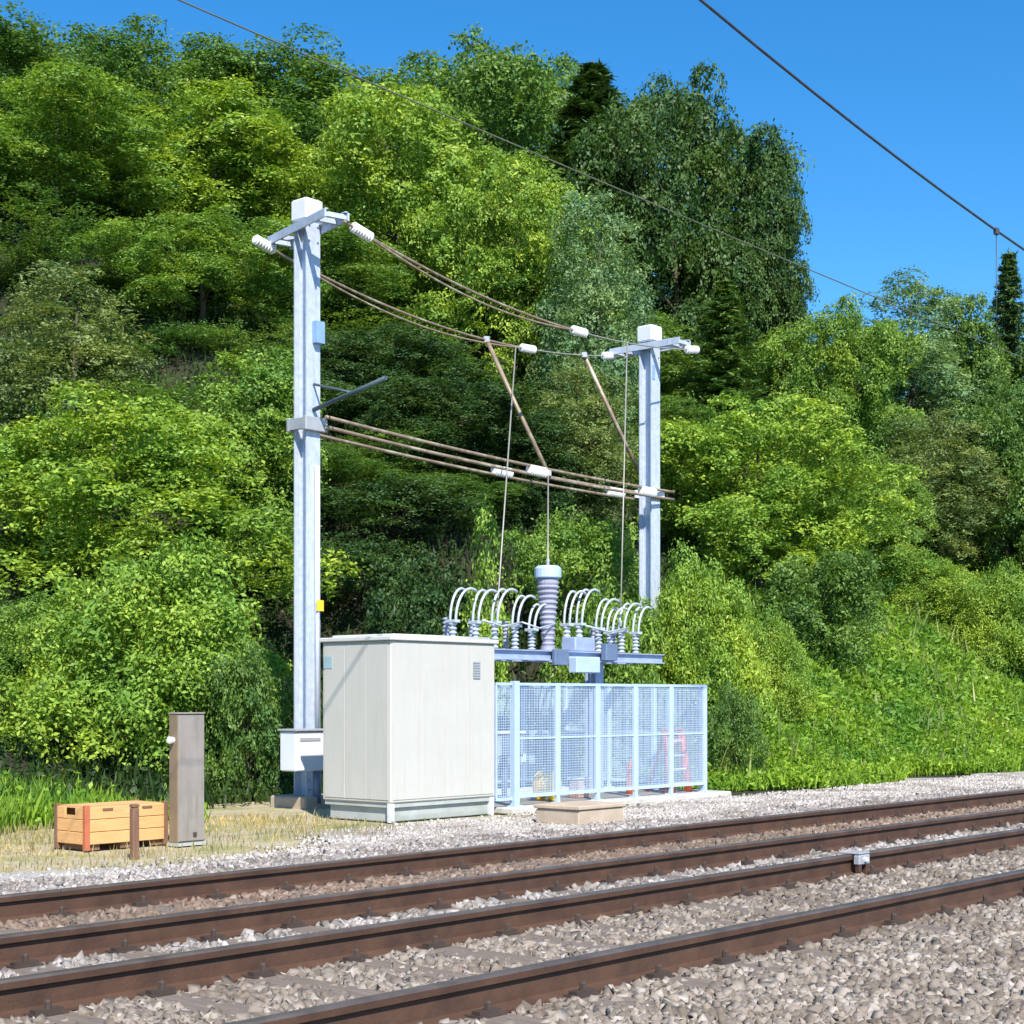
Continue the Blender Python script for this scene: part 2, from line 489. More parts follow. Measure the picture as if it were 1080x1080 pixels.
# ------------------------------------------------------------------ railway tracks
def rail_prof(c):
    half = [(0.068, 0.0), (0.068, 0.012), (0.012, 0.034), (0.010, 0.118), (0.034, 0.130), (0.036, 0.160), (0.026, 0.170)]
    return [(c + y, z) for y, z in half] + [(c - y, z) for y, z in reversed(half)]
def railway(near, far, label):
    mid = (near + far) / 2
    root = thing('railway_track', label, 'railway track', W(0, mid, 0.01), RZ, 'parallel railway tracks')
    u0, u1 = -5.0, 44.0
    for c in (near - mid, far - mid):
        mb = MB().extrude(rail_prof(c), u0, u1)
        top = max(range(len(mb.f)), key=lambda i: 0)
        for i, f in enumerate(mb.f):
            if len(f) == 4 and all(mb.v[k][2] > 0.155 for k in f):
                mb.mi[i] = 1
        mb.build('rail', [M['rust_rail'], M['rail_top']], root)
    proto = MB().box(-0.12, 0.12, -1.25, 1.25, -0.14, 0.012, bev=0.012).build('sleeper', M['sleeper'], root)
    fprot = []
    for c in (near - mid, far - mid):
        fb = MB().box(-0.085, 0.085, c - 0.14, c + 0.14, 0.0125, 0.022)
        for s in (-1, 1):
            fb.box(-0.07, 0.07, c + s * 0.095 - 0.024, c + s * 0.095 + 0.024, 0.015, 0.04)
            fb.lathe([(0, 0.017), (0.035, 0.017), (0.045, 0.010)], (0, c + s * 0.10, 0.035), (0, 0, 1), 6)
        fprot.append(fb.build('rail_fastening', M['iron'], proto))
    k = 0
    u = u0 + 0.3
    while u < u1:
        if k == 0:
            sl_ = proto
        else:
            sl_ = proto.copy(); COL.objects.link(sl_); sl_.parent = root
            for f_ in fprot:
                fa = f_.copy(); COL.objects.link(fa); fa.parent = sl_
        sl_.location = (u + random.uniform(-0.02, 0.02), random.uniform(-0.02, 0.02), random.uniform(-0.006, 0.004))
        sl_.rotation_euler.z = random.uniform(-0.012, 0.012)
        u += 0.62
        k += 1
    return root
railway(RB, RA, 'far railway track with brown rails nearest the fence and cabinet')
railway(RD, RC, 'near railway track with dark rails and a grey clamp on one rail')

rc = thing('rail_clamp', 'small grey clamp with two legs fixed to the near track rail', 'rail clamp', W(11.3, RC - 0.045, 0.0), RZ)
MB().box(-0.085, 0.085, -0.055, 0.0, 0.10, 0.178, bev=0.008).build('clamp_plate', M['grey'], rc)
MB().box(-0.085, 0.085, -0.055, 0.085, 0.1825, 0.197, bev=0.004).build('clamp_cap', M['grey'], rc)
for sx in (-1, 1):
    MB().box(sx * 0.055 - 0.02, sx * 0.055 + 0.02, -0.05, -0.01, 0.0, 0.099, bev=0.004).build('clamp_leg', M['rust_rail'], rc)
MB().lathe([(0, 0.022), (0.02, 0.022), (0.026, 0.014)], (0, -0.055, 0.14), (0, -1, 0), 6).build('bolt', M['lightgrey'], rc)

# ------------------------------------------------------------------ concrete pieces
o = MB().box(0, 4.75, 0, 3.0, 0, 0.075, bev=0.012).build('concrete_slab', M['concrete'], loc=W(14.62, 12.62, 0.0), rz=RZ)
tag(o, 'pale concrete slab beneath the mesh fence enclosure', 'slab')
cp = thing('cable_pit', 'tan concrete cable pit block in front of the fence', 'cable pit', W(13.78, 10.95, 0.0), RZ)
MB().box(0, 0.82, 0, 0.62, 0, 0.17, bev=0.015).build('body', M['concrete_tan'], cp)
MB().box(-0.02, 0.84, -0.02, 0.64, 0.172, 0.215, bev=0.008).build('lid', M['concrete_tan'], cp)

# ------------------------------------------------------------------ equipment cabinet
CW, CD, CH = 1.763, 1.12, 2.11
cb = thing('equipment_cabinet', 'large cream grey metal equipment cabinet on a concrete plinth', 'cabinet', W(12.75, 12.82, 0.0), RZ)
mb = MB().box(0.06, CW - 0.06, 0.06, CD - 0.06, 0, 0.165, bev=0.01)
mb.box(0.02, CW - 0.02, 0.02, CD - 0.02, 0.165, 0.215)
mb.build('plinth', M['concrete_grey'], cb)
MB().box(0, 0.075, 0.015, 0.055, 0, 0.216).box(0.025, 0.05, 0.005, 0.0149, 0.02, 0.2).build('foot', M['lightgrey'], cb, loc=(0.0, 0, 0))
MB().box(0, 0.075, 0.015, 0.055, 0, 0.216).build('foot', M['lightgrey'], cb, loc=(CW - 0.075, 0, 0))
mb = MB().box(0, CW, 0, CD, 0.216, 2.045, bev=0.012)
npf = 4
for i in range(npf):                                   # front sheets, standing slightly proud with seams between
    a = 0.03 + i * (CW - 0.06) / npf
    mb.box(a + 0.004, a + (CW - 0.06) / npf - 0.004, -0.006, -0.0001, 0.25, 2.02, bev=0.0025)
for i in range(3):
    a = 0.03 + i * (CD - 0.06) / 3
    mb.box(-0.006, -0.0001, a + 0.004, a + (CD - 0.06) / 3 - 0.004, 0.25, 2.02, bev=0.0025)
mb.build('body', M['cream'], cb)
mb = MB().box(-0.035, CW + 0.035, -0.035, CD + 0.035, 2.046, 2.095, bev=0.008)
mb.box(0.10, CW - 0.02, 0.05, CD - 0.05, 2.0952, 2.125, bev=0.01)
mb.build('roof', M['cream_roof'], cb)
mb = MB()
for k in range(7):
    mb.box(0, 0.12, -0.019, -0.0061, k * 0.03, k * 0.03 + 0.021)
mb.build('vent', M['grey'], cb, loc=(CW - 0.40, 0, 1.63))
MB().box(-0.011, -0.0061, 0.95, 1.09, 1.74, 1.88).build('shade_patch', M['teal_shade'], cb)  # thin teal patch standing in for shade on the cabinet side

# ------------------------------------------------------------------ mesh fence enclosure
FV, FH = 12.84, 1.585
def wires(mb, L, z0, z1, pitch=0.031, w=0.0056):
    n = int(L / pitch)
    for i in range(n):
        x = (i + 0.5) * L / n
        mb.box(x - w / 2, x + w / 2, -w / 2, w / 2, z0, z1)
    n = int((z1 - z0) / pitch)
    for i in range(n):
        z = z0 + (i + 0.5) * (z1 - z0) / n
        mb.box(0, L, w / 2, w * 1.5, z - w / 2, z + w / 2)
    return mb
def fence_run(root, origin, ang, lens, first_thick=False, end_post=True):
    x = 0.0
    ca, sa = math.cos(ang), math.sin(ang)
    def place(o, xx):
        o.location = (origin[0] + ca * xx, origin[1] + sa * xx, 0)
        o.rotation_euler.z = ang
    posts = [0.0]
    for L in lens:
        posts.append(posts[-1] + L)
    for i, L in enumerate(lens):
        r = 0.045 if (i == 0 and first_thick) else 0.026
        p = MB().box(-r, r, -r, r, 0.0, FH + (0.02 if r > 0.03 else 0), bev=0.004)
        p.box(-r - 0.04, r + 0.04, -r - 0.03, r + 0.03, 0.0, 0.014)
        place(p.build('post', M['galv_blue'], root), posts[i])
        x0, x1 = posts[i] + r, posts[i + 1] - 0.026
        LL = x1 - x0
        fr = MB().box(0, LL, -0.016, 0.016, FH - 0.034, FH).box(0, LL, -0.016, 0.016, 0.10, 0.145)
        fr.box(0, LL, -0.012, 0.012, 0.815, 0.84)
        fr.box(0.0, 0.022, -0.014, 0.014, 0.12, FH - 0.01).box(LL - 0.022, LL, -0.014, 0.014, 0.12, FH - 0.01)
        place(fr.build('panel_frame', M['galv_blue'], root), x0)
        place(wires(MB(), LL, 0.146, FH - 0.035).build('wire_mesh', M['galv_blue'], root), x0)
    if end_post:
        p = MB().box(-0.028, 0.028, -0.028, 0.028, 0.0, FH, bev=0.004)
        place(p.build('post', M['galv_blue'], root), posts[-1])
fence = thing('mesh_fence', 'light blue wire mesh fence enclosure beside the cream cabinet', 'fence', W(14.9, FV, 0.075), RZ)
FH -= 0.075
MB().box(-0.36, -0.06, -0.014, 0.014, FH - 0.03, FH).box(-0.36, -0.06, -0.014, 0.014, 0.08, 0.115).box(-0.36, -0.335, -0.012, 0.012, 0.09, FH - 0.01).build('panel_frame', M['galv_blue'], fence)
w_ = wires(MB(), 0.30, 0.116, FH - 0.031).build('wire_mesh', M['galv_blue'], fence); w_.location = (-0.36, 0, 0)
fence_run(fence, (0, 0), 0, [0.822] * 5, True)
fence_run(fence, (4.11, 0.06), math.pi / 2, [0.82] * 3, False, True)
fence_run(fence, (-0.36, 2.56), 0, [0.88] * 5, False, False)

# things standing inside the enclosure
def inside(u, v):
    return W(u, v, 0.075)
yb = thing('cable_drum', 'yellow cable drum standing inside the mesh fence', 'cable drum', inside(15.98, 13.22), RZ + 0.15)
for yy in (-0.11, 0.075):
    MB().lathe([(0, 0.19), (0.035, 0.19)], (0, yy, 0.19), (0, 1, 0), 22).build('flange', M['yellow'], yb)
MB().lathe([(0, 0.13), (0.145, 0.13)], (0, -0.073, 0.19), (0, 1, 0), 18).build('wound_cable', M['yellow'], yb)
ctl = thing('control_box', 'grey control box on a post inside the mesh fence', 'control box', inside(15.75, 13.75), RZ)
MB().box(-0.03, 0.03, -0.03, 0.03, 0, 0.55).build('post', M['rack'], ctl)
MB().box(-0.24, 0.24, -0.12, 0.12, 0.552, 0.86, bev=0.012).build('body', M['grey'], ctl)
MB().box(-0.26, 0.26, -0.15, 0.14, 0.862, 0.89, bev=0.006).build('lid', M['lightgrey'], ctl)
MB().box(-0.19, 0.19, -0.128, -0.1205, 0.58, 0.83, bev=0.002).build('door', M['steel_dark'], ctl)
pk = thing('terminal_box', 'small faded pink terminal box on the slab inside the fence', 'terminal box', inside(16.75, 13.3), RZ)
MB().box(-0.13, 0.13, -0.09, 0.09, 0, 0.24, bev=0.012).build('body', M['pink'], pk)
MB().box(-0.145, 0.145, -0.105, 0.105, 0.242, 0.27, bev=0.006).build('lid', M['white'], pk)
MB().box(-0.05, 0.05, -0.099, -0.0905, 0.10, 0.17).build('label_plate', M['white'], pk)
ld = thing('step_ladder', 'small red step ladder with white rungs behind the fence mesh', 'ladder', inside(18.68, 13.03), RZ)
for sx in (-1, 1):
    MB().tube([(sx * 0.21, 0, 0.0), (sx * 0.19, 0.12, 0.86)], 0.058, 8).build('side_rail', M['red'], ld)
    MB().tube([(sx * 0.19, 0.42, 0.0), (sx * 0.165, 0.16, 0.84)], 0.022, 8).build('rear_leg', M['red'], ld)
for k in range(4):
    z = 0.12 + k * 0.2
    MB().box(-0.165, 0.165, -0.04, 0.05, -0.014, 0.014, bev=0.004).build('rung', M['white'], ld, loc=(0, z * 0.14, z))
MB().box(-0.185, 0.185, -0.05, 0.10, 0, 0.028, bev=0.005).build('top_step', M['red'], ld, loc=(0, 0.12, 0.862))
rd = thing('fire_extinguisher', 'red cylinder with dark hose inside the fence beside the ladder', 'extinguisher', inside(17.9, 13.3), RZ)
MB().lathe([(0, 0.065), (0.02, 0.075), (0.36, 0.075), (0.42, 0.05), (0.45, 0.022), (0.49, 0.022)], (0, 0, 0), (0, 0, 1), 18).build('cylinder', M['red'], rd)
MB().tube([(0.02, 0, 0.47), (0.09, -0.03, 0.46), (0.11, -0.03, 0.36), (0.10, -0.03, 0.2)], 0.011).build('hose', M['iron'], rd)
MB().box(-0.05, 0.06, -0.012, 0.012, 0.491, 0.515).build('handle', M['iron'], rd)

# ------------------------------------------------------------------ switch rack behind the fence
RV = 14.3
rk = thing('switch_rack', 'blue grey steel rack carrying horn switches behind the fence', 'switchgear', W(15.0, RV, 0.075), RZ)
ZB = 1.83
for x in (0.9, 3.35):
    mb = MB().box(x - 0.09, x + 0.09, -0.012, 0.012, 0, ZB)
    for s in (-1, 1):
        mb.box(x - 0.09, x + 0.09, s * 0.09 - 0.01, s * 0.09 + 0.01, 0, ZB)
    mb.box(x - 0.17, x + 0.17, -0.17, 0.17, 0, 0.02)
    mb.build('leg', M['rack'], rk)
for yy in (-0.30, 0.30):
    mb = MB().box(-0.35, 4.6, yy - 0.05, yy + 0.05, ZB + 0.001, ZB + 0.016).box(-0.35, 4.6, yy - 0.05, yy + 0.05, ZB + 0.125, ZB + 0.14)
    mb.box(-0.35, 4.6, yy - 0.007, yy + 0.007, ZB + 0.0165, ZB + 0.1245)
    mb.build('beam', M['rack'], rk)
for x in (-0.3, 0.9, 2.1, 3.35, 4.5):
    MB().box(x - 0.04, x + 0.04, -0.249, 0.249, ZB + 0.03, ZB + 0.11).build('cross_tie', M['rack'], rk)
def ribbed(L, r, n, core=0.6):
    p = [(0, r * 0.7)]
    for i in range(n):
        t = (i + 0.2) / n * L
        p += [(t, r * core), (t + L / n * 0.25, r), (t + L / n * 0.45, r), (t + L / n * 0.7, r * core)]
    return p + [(L, r * 0.7)]
def horn_switch(x, lean, h=1.0):
    sw = MB().lathe(ribbed(0.34 * h, 0.055, 6), (x, 0, ZB + 0.141), (0, 0, 1), 14).build('insulator', M['grey_ins'], rk)
    mb = MB()
    z = ZB + 0.141 + 0.34 * h
    for yy, ln in ((-0.05, lean), (0.05, lean * 0.75)):
        pts = []
        for k in range(13):
            a = math.pi * 0.62 * k / 12
            pts.append((x + ln * 0.30 * (1 - math.cos(a)), yy, z + 0.45 * h * math.sin(a)))
        mb.tube(pts, 0.018, 8)
    mb.box(x - 0.05, x + 0.05, -0.09, 0.09, z - 0.01, z + 0.03, bev=0.005)
    mb.build('arcing_horn', M['horn'], sw)
for x, l, h in ((0.36, 1.0, 1.0), (0.80, 0.9, 1.0), (1.18, 1.0, 1.04), (1.6, 0.9, 0.95), (3.0, 1.0, 1.15), (3.45, 1.05, 1.0), (4.0, 1.0, 0.95), (4.35, 0.8, 0.9), (1.95, 0.8, 0.82), (2.72, 0.9, 1.1), (3.72, 0.9, 0.85)):
    horn_switch(x, l, h)
# brown porcelain cylinders on the rear beam
for x in (0.55, 1.05, 1.75, 2.75, 3.7, 4.2):
    MB().lathe(ribbed(0.42, 0.05, 8), (x, 0.30, ZB + 0.1405), (0, 0, 1), 12).build('post_insulator', M['bushing'], rk)
fp = [(0, 0.10), (0.06, 0.10)]
for i_ in range(12):
    t_ = i_ / 12
    rr_ = 0.085 + 0.085 * t_
    z_ = 0.06 + 0.86 * t_
    fp += [(z_, rr_ * 0.84), (z_ + 0.02, rr_), (z_ + 0.035, rr_), (z_ + 0.05, rr_ * 0.84)]
fp += [(0.93, 0.15), (0.98, 0.15)]
bs = MB().lathe(fp, (2.3, 0, ZB + 0.16), (0, 0, 1), 20).build('bushing', M['bushing'], rk)
MB().lathe([(0, 0.12), (0.03, 0.19), (0.15, 0.19), (0.19, 0.15), (0.20, 0.05)], (2.3, 0, ZB + 1.141), (0, 0, 1), 22).build('cap', M['galv_blue'], bs)
MB().box(1.95, 2.25, -0.42, -0.36, ZB - 0.06, ZB + 0.16, bev=0.008).build('relay_box', M['steel_dark'], rk)
MB().box(2.32, 2.85, -0.50, -0.352, ZB - 0.16, ZB + 0.06, bev=0.012).build('drive_box', M['galv_blue'], rk)
MB().box(2.5, 2.95, -0.33, -0.08, ZB + 0.141, ZB + 0.34, bev=0.012).build('breaker_tank', M['rack'], rk)
MB().box(3.05, 3.32, -0.45, -0.352, ZB + 0.02, ZB + 0.26, bev=0.008).build('relay_box', M['steel_dark'], rk)
MB().box(2.05, 2.55, -0.15, 0.15, ZB + 0.141, ZB + 0.158).build('mounting_plate', M['rack'], rk)
for x0, x1 in ((0.80, 1.6), (1.6, 2.3), (3.0, 4.0)):
    MB().tube([(x0, -0.12, ZB + 0.52), ((x0 + x1) / 2, -0.14, ZB + 0.45), (x1, -0.12, ZB + 0.52)], 0.012, 6).build('connecting_lead', M['horn'], rk)

# ------------------------------------------------------------------ masts
def H_section(mb, w, z0, z1, tf=0.018, tw=0.014):
    h = w / 2
    mb.box(-h, h, -h, -h + tf, z0, z1)
    mb.box(-h, h, h - tf, h, z0, z1)
    mb.box(-tw / 2, tw / 2, -h + tf, h - tf, z0, z1)
    return mb
LM = W(14.07, 15.68, 0)
RM = W(22.72, 16.49, 0)
MH = 7.78
RZM = RZ
def mast(name_label, loc, extra_rot, w):
    r = thing('steel_mast', name_label, 'mast', loc, RZ + extra_rot, 'steel masts of the feeder gantry')
    H_section(MB(), w, 0.0, MH).build('column', M['galv'], r)
    MB().box(-w / 2 - 0.03, w / 2 + 0.03, -w / 2 - 0.03, w / 2 + 0.03, MH - 0.22, MH + 0.06, bev=0.02).build('head_cap', M['lightgrey'], r)
    MB().box(-0.34, 0.34, -0.34, 0.34, -0.1, 0.14, bev=0.02).build('footing', M['concrete_tan'], r)
    return r
lm = mast('tall pale steel mast with a grey junction box, beside the cabinet', LM, 0.0, 0.24)
rm = mast('farther pale steel mast standing behind the mesh fence end', RM, 0.0, 0.26)
def bolts(r, z0, z1, n, w):
    for k in range(n):
        z = z0 + (z1 - z0) * k / max(1, n - 1)
        for x in (-w * 0.3, w * 0.3):
            MB().lathe([(0, 0.016), (0.014, 0.016), (0.018, 0.010)], (x, -w / 2, z), (0, -1, 0), 6).build('bolt', M['grey'], r)
bolts(lm, 7.30, 7.50, 2, 0.24)
bolts(rm, 7.30, 7.50, 2, 0.26)
bolts(lm, 0.22, 0.34, 2, 0.24)
def cross_arm(r, rot, L=1.15, z=7.42):
    e = MB()
    for s in (-1, 1):
        e.box(s * 0.165 - 0.012, s * 0.165 + 0.012, -L, L, z, z + 0.10)
        e.box(s * 0.14 - 0.03, s * 0.14 + 0.0129, -L, L, z + 0.1005, z + 0.112)
    for yy in (-L + 0.06, -0.5, 0.5, L - 0.06):
        e.box(-0.152, 0.152, yy - 0.03, yy + 0.03, z + 0.02, z + 0.08)
    o = e.build('cross_arm', M['galv'], r)
    o.rotation_euler.z = rot
    return o
AL, AR = 0.80, 0.74                          # half lengths of the two cross arms
RL = math.radians(-14)                       # the near arm is turned a little off square
cross_arm(lm, RL, AL)
cross_arm(rm, 0.0, AR)
# fittings on the near mast
jb = MB().box(-0.46, 0.02, -0.20, 0.10, 0.48, 0.98, bev=0.015).build('junction_box', M['lightgrey'], lm, loc=(-0.20, -0.325, 0))
MB().box(-0.48, 0.04, -0.23, 0.12, 0.982, 1.01, bev=0.006).build('lid', M['grey'], jb)
MB().box(-0.39, -0.05, -0.209, -0.2005, 0.86, 0.90).build('label_strip', M['grey'], jb)
MB().tube([(-0.10, -0.30, 0.47), (-0.10, -0.30, 0.05)], 0.055, 10).build('cable_duct', M['steel_dark'], lm)
MB().tube([(0.03, -0.165, 0.9), (0.03, -0.165, 4.4)], 0.03, 8).build('conduit', M['lightgrey'], lm)
MB().box(-0.02, 0.10, -0.210, -0.203, 2.52, 2.66).build('warning_plate', M['yellow'], lm)
MB().box(-0.02, 0.125, -0.205, -0.1285, 5.98, 6.26).build('blue_patch', M['blue_patch'], lm)  # added blue patch, its colour stands in for bluish shade on the mast
br = MB().tube([(0.0, -0.13, 5.12), (0.0, -1.45, 5.36)], 0.03, 8)
br.tube([(0.0, -0.13, 5.45), (0.0, -0.85, 5.25)], 0.016, 8)
br.build('bracket_arm', M['teal_dark'], lm)
cl = MB().box(-0.19, 0.19, -0.19, -0.13, 4.84, 5.02, bev=0.008).box(-0.19, 0.19, 0.13, 0.19, 4.84, 5.02, bev=0.008)
cl.box(-0.19, -0.131, -0.1299, 0.1299, 4.86, 5.0).box(0.131, 0.19, -0.1299, 0.1299, 4.86, 5.0)
cl.build('collar', M['grey'], lm)
cl = MB().box(-0.19, 0.19, -0.19, -0.135, 4.86, 5.0, bev=0.008).box(-0.19, 0.19, 0.135, 0.19, 4.86, 5.0, bev=0.008)
cl.build('collar', M['lightgrey'], rm)
MB().box(-0.10, -0.03, -0.139, -0.131, 6.9, 7.15).build('blue_patch', M['blue_patch'], rm)

# ------------------------------------------------------------------ conductors between the masts
AX = (RM - LM).normalized()
SIDE = Vector((CT, -ST, 0))                 # towards the track
def sag(a, b, s, n=20):
    a, b = Vector(a), Vector(b)
    return [a.lerp(b, i / n) - Vector((0, 0, s * 4 * (i / n) * (1 - i / n))) for i in range(n + 1)]
def ins(parent, c, d, L=0.36, r=0.062):
    d = Vector(d).normalized()
    mb = MB().lathe(ribbed(L, r, 7, 0.72), Vector(c) - d * L / 2, d, 14)
    return mb.build('insulator', M['white_ins'], parent)
def conductor(label, a, b, s, pxs, pmid, start):
    a, b = Vector(a), Vector(b)
    d = (b - a).normalized()
    a, b = a - d * start[0], b + d * start[1]
    root = thing('feeder_conductor', label, 'conductor', a, 0, 'sagging conductors at the mast tops')
    P = sag(a, b, s, 80)
    idx = [min(range(81), key=lambda i: abs(540 + F * P[i].x / P[i].y - p)) for p in pxs]
    i0 = idx[pmid]
    mb = MB()
    mb.tube([p - a for p in P[1:i0]], 0.018, 8)
    mb.build('wire', M['copper'], root)
    MB().tube([p - a + Vector((0, 0, -0.10 * math.sin(math.pi * k / (i0 - 5)))) for k, p in enumerate(P[4:i0])], 0.015, 8).build('wire', M['copper'], root)
    MB().tube([p - a for p in P[i0:80]], 0.012, 8).build('wire', M['wire'], root)
    for i in idx:
        i = min(max(i, 2), 78)
        ins(root, P[i] - a, P[i + 1] - P[i - 1], 0.36, 0.07)
    return P
LD = Vector((math.cos(RZ - math.pi / 2 + RL), math.sin(RZ - math.pi / 2 + RL), 0))
LT, RT = LM + Vector((0, 0, 7.44)), RM + Vector((0, 0, 7.44))
PF = conductor('sagging copper feeder conductor on the track side of the mast tops', LT + LD * AL, RT + SIDE * AR, 0.42, (379, 612, 730), 1, (0.0, 0.6))
PB = conductor('sagging copper feeder conductor on the forest side of the mast tops', LT - LD * AL, RT - SIDE * AR, 0.42, (269, 557, 641), 1, (0.5, 0.0))
# lower bus: two double rods
def bus(label, side, pxs):
    a = LM + Vector((0, 0, 4.97)) + SIDE * side + AX * 0.12
    b = RM + Vector((0, 0, 4.93)) + SIDE * side + AX * 0.45
    root = thing('bus_bar', label, 'bus bar', a, 0, 'bus bars between the masts')
    off = a
    P = sag(a, b, 0.07, 30)
    for k in (-1, 1):
        MB().tube([p - off + Vector((0, 0, 0.065 * k)) for p in P], 0.024, 8).build('rod', M['copper'], root)
    for px in pxs:
        i = min(range(1, 30), key=lambda k: abs(540 + F * P[k].x / P[k].y - px))
        ins(root, P[i] - off, P[i + 1] - P[i - 1], 0.42, 0.085)
    return P
B1 = bus('twin brown bus bar on the track side of both masts', 0.24, (566, 682))
B2 = bus('twin brown bus bar on the forest side of both masts', -0.24, (535, 652))
def jumper(label, a, b, r=0.035, mat='copper', name='jumper_bar', group='slanting jumper bars'):
    a, b = Vector(a), Vector(b)
    root = thing(name, label, 'jumper', b, 0, group)
    MB().tube([a - b, (a - b) * 0.5 + Vector((0, 0, -0.02)), Vector((0, 0, 0))], r, 8).build('bar', M[mat], root)
    for p, dd in ((a - b, 1), (Vector((0, 0, 0)), -1)):
        MB().box(p.x - 0.05, p.x + 0.05, p.y - 0.05, p.y + 0.05, p.z - 0.05, p.z + 0.05, bev=0.012).build('clamp', M['grey'], root)
    return root
def at(px, py, Y):
    return Vector(((px - 540) / F * Y, Y, H + (HY - py) / F * Y))
def near_px(P, px):
    return min(P, key=lambda p: abs(540 + F * p.x / p.y - px))
jumper('left slanting copper jumper ending above the grey bushing', near_px(PB, 515), near_px(B1, 577))
jumper('right slanting copper jumper meeting the farther mast', near_px(PB, 618), near_px(B2, 684))
bush_top = W(17.3, RV, 0.075 + ZB + 1.34)
def drop(label, a, b):
    a, b = Vector(a), Vector(b)
    root = thing('dropper_cable', label, 'cable', b, 0, 'thin vertical dropper cables')
    MB().tube([a - b, (a - b) * 0.5, Vector((0, 0, 0))], 0.012, 6).build('cable', M['wire'], root)
    MB().lathe([(0, 0.02), (0.06, 0.026), (0.1, 0.014)], (0, 0, 0), (0, 0, 1), 8).build('end_lug', M['grey'], root)
drop('thin dropper cable reaching down to the grey bushing cap', near_px(B1, 579), bush_top)
drop('long thin dropper cable left of the grey bushing', near_px(PB, 543), W(16.25, RV + 0.02, 0.075 + ZB + 0.6))
drop('long thin dropper cable close to the farther mast', near_px(PF, 662), W(19.0, RV + 0.02, 0.075 + ZB + 0.55))

# overhead line above the far track
ol = thing('overhead_line', 'dark overhead contact line crossing the blue sky above the track', 'overhead line', W(0, 8.15, 0), RZ)
def mz(u):
    return 6.72 + 0.0075 * (u - 25.5) ** 2
uu = list(np.linspace(-12, 62, 75))
MB().tube([(u, 0, 6.62 + 0.0052 * (u - 26) ** 2) for u in uu], 0.014, 6).build('messenger_wire', M['wire_dark'], ol)
MB().tube([(u, 0, 5.52 + 0.0006 * (u - 26) ** 2) for u in uu], 0.0055, 6).build('contact_wire', M['wire_green'], ol)
for u in (-4.0, 4.5, 18.2, 28, 38):
    zt, zb = 6.62 + 0.0052 * (u - 26) ** 2, 5.52 + 0.0006 * (u - 26) ** 2
    d_ = MB().tube([(u, 0, zt), (u, 0, zb)], 0.006, 6).build('dropper', M['wire_dark'], ol)
    MB().box(u - 0.035, u + 0.035, -0.025, 0.025, zt - 0.05, zt + 0.03, bev=0.006).build('clamp', M['wire_dark'], d_)

# ------------------------------------------------------------------ crate, stake, pillar at the left
cr = thing('wooden_crate', 'pale yellow wooden crate with red brown corner post, on dry grass', 'crate', W(8.58, 12.56, 0.0), RZ)
Lx, Ly = 0.92, 0.50
for y in (-0.001, Ly - 0.021):
    mb = MB()
    for k in range(3):
        z = 0.055 + k * 0.115
        mb.box(0.045, Lx - 0.045, y, y + 0.022, z, z + 0.110, bev=0.004)
    mb.build('side_board', M['wood_pale'], cr)
for x in (0.0, Lx - 0.022):
    mb = MB()
    for k in range(2):
        z = 0.055 + k * 0.115
        mb.box(x, x + 0.022, 0.045, Ly - 0.045, z, z + 0.110, bev=0.004)
    z = 0.285
    mb.box(x, x + 0.022, 0.045, 0.17, z, z + 0.108, bev=0.004).box(x, x + 0.022, 0.33, Ly - 0.045, z, z + 0.108, bev=0.004)
    mb.box(x + 0.002, x + 0.02, 0.171, 0.329, z, z + 0.035)
    mb.build('end_board', M['wood_pale'], cr)
MB().box(0.023, Lx - 0.023, 0.023, Ly - 0.023, 0.385, 0.402).build('lid', M['wood_pale'], cr)
for (x, y, m) in ((0, 0, 'wood_red'), (Lx - 0.044, 0, 'wood_dark'), (0, Ly - 0.044, 'wood_dark'), (Lx - 0.044, Ly - 0.044, 'wood_dark')):
    c_ = MB().box(x - 0.006, x + 0.044, y - 0.006, y + 0.044, 0, 0.415, bev=0.004).build('corner_post', M[m], cr)
    if m == 'wood_red':
        c_['label'] = 'red brown corner post'
for x in (0.18, 0.62):
    MB().box(x, x + 0.11, -0.012, -0.0012, 0.365, 0.382).build('latch', M['wood_dark'], cr)
for x in (0.05, 0.40, 0.75):
    MB().box(x, x + 0.12, 0.03, Ly - 0.03, 0, 0.054).build('runner', M['wood_dark'], cr)
st = thing('wooden_stake', 'short dark brown stake standing in front of the crate', 'stake', W(8.49, 11.7, 0.0), RZ)
MB().box(-0.033, 0.033, -0.03, 0.03, -0.05, 0.44, bev=0.006).build('shaft', M['wood_dark'], st)
MB().box(-0.036, 0.036, -0.033, 0.033, 0.441, 0.475, bev=0.008).build('head', M['wood_dark'], st)
pl = thing('metal_pillar', 'grey brown weathered metal pillar beside the wooden crate', 'pillar', W(9.416, 12.29, 0.0), RZ)
MB().box(0.0, 0.313, 0.012, 0.145, 0.03, 1.245, bev=0.006).build('casing', M['pillar_side'], pl)
MB().box(0.006, 0.307, 0.002, 0.0119, 0.045, 1.235, bev=0.003).build('door', M['pillar_front'], pl)
MB().box(-0.006, 0.319, 0.0, 0.151, 1.2455, 1.262, bev=0.004).build('top_cap', M['pillar_front'], pl)
MB().box(-0.01, 0.323, -0.004, 0.155, 0, 0.0299).build('base', M['concrete_grey'], pl)
MB().box(0.17, 0.21, -0.012, 0.0015, 0.085, 0.125, bev=0.004).build('lock', M['iron'], pl)
MB().lathe([(0, 0.03), (0.05, 0.036), (0.06, 0.02)], (0.0, 0.08, 1.0), (-1, 0, 0), 12).build('lamp', M['white'], pl)

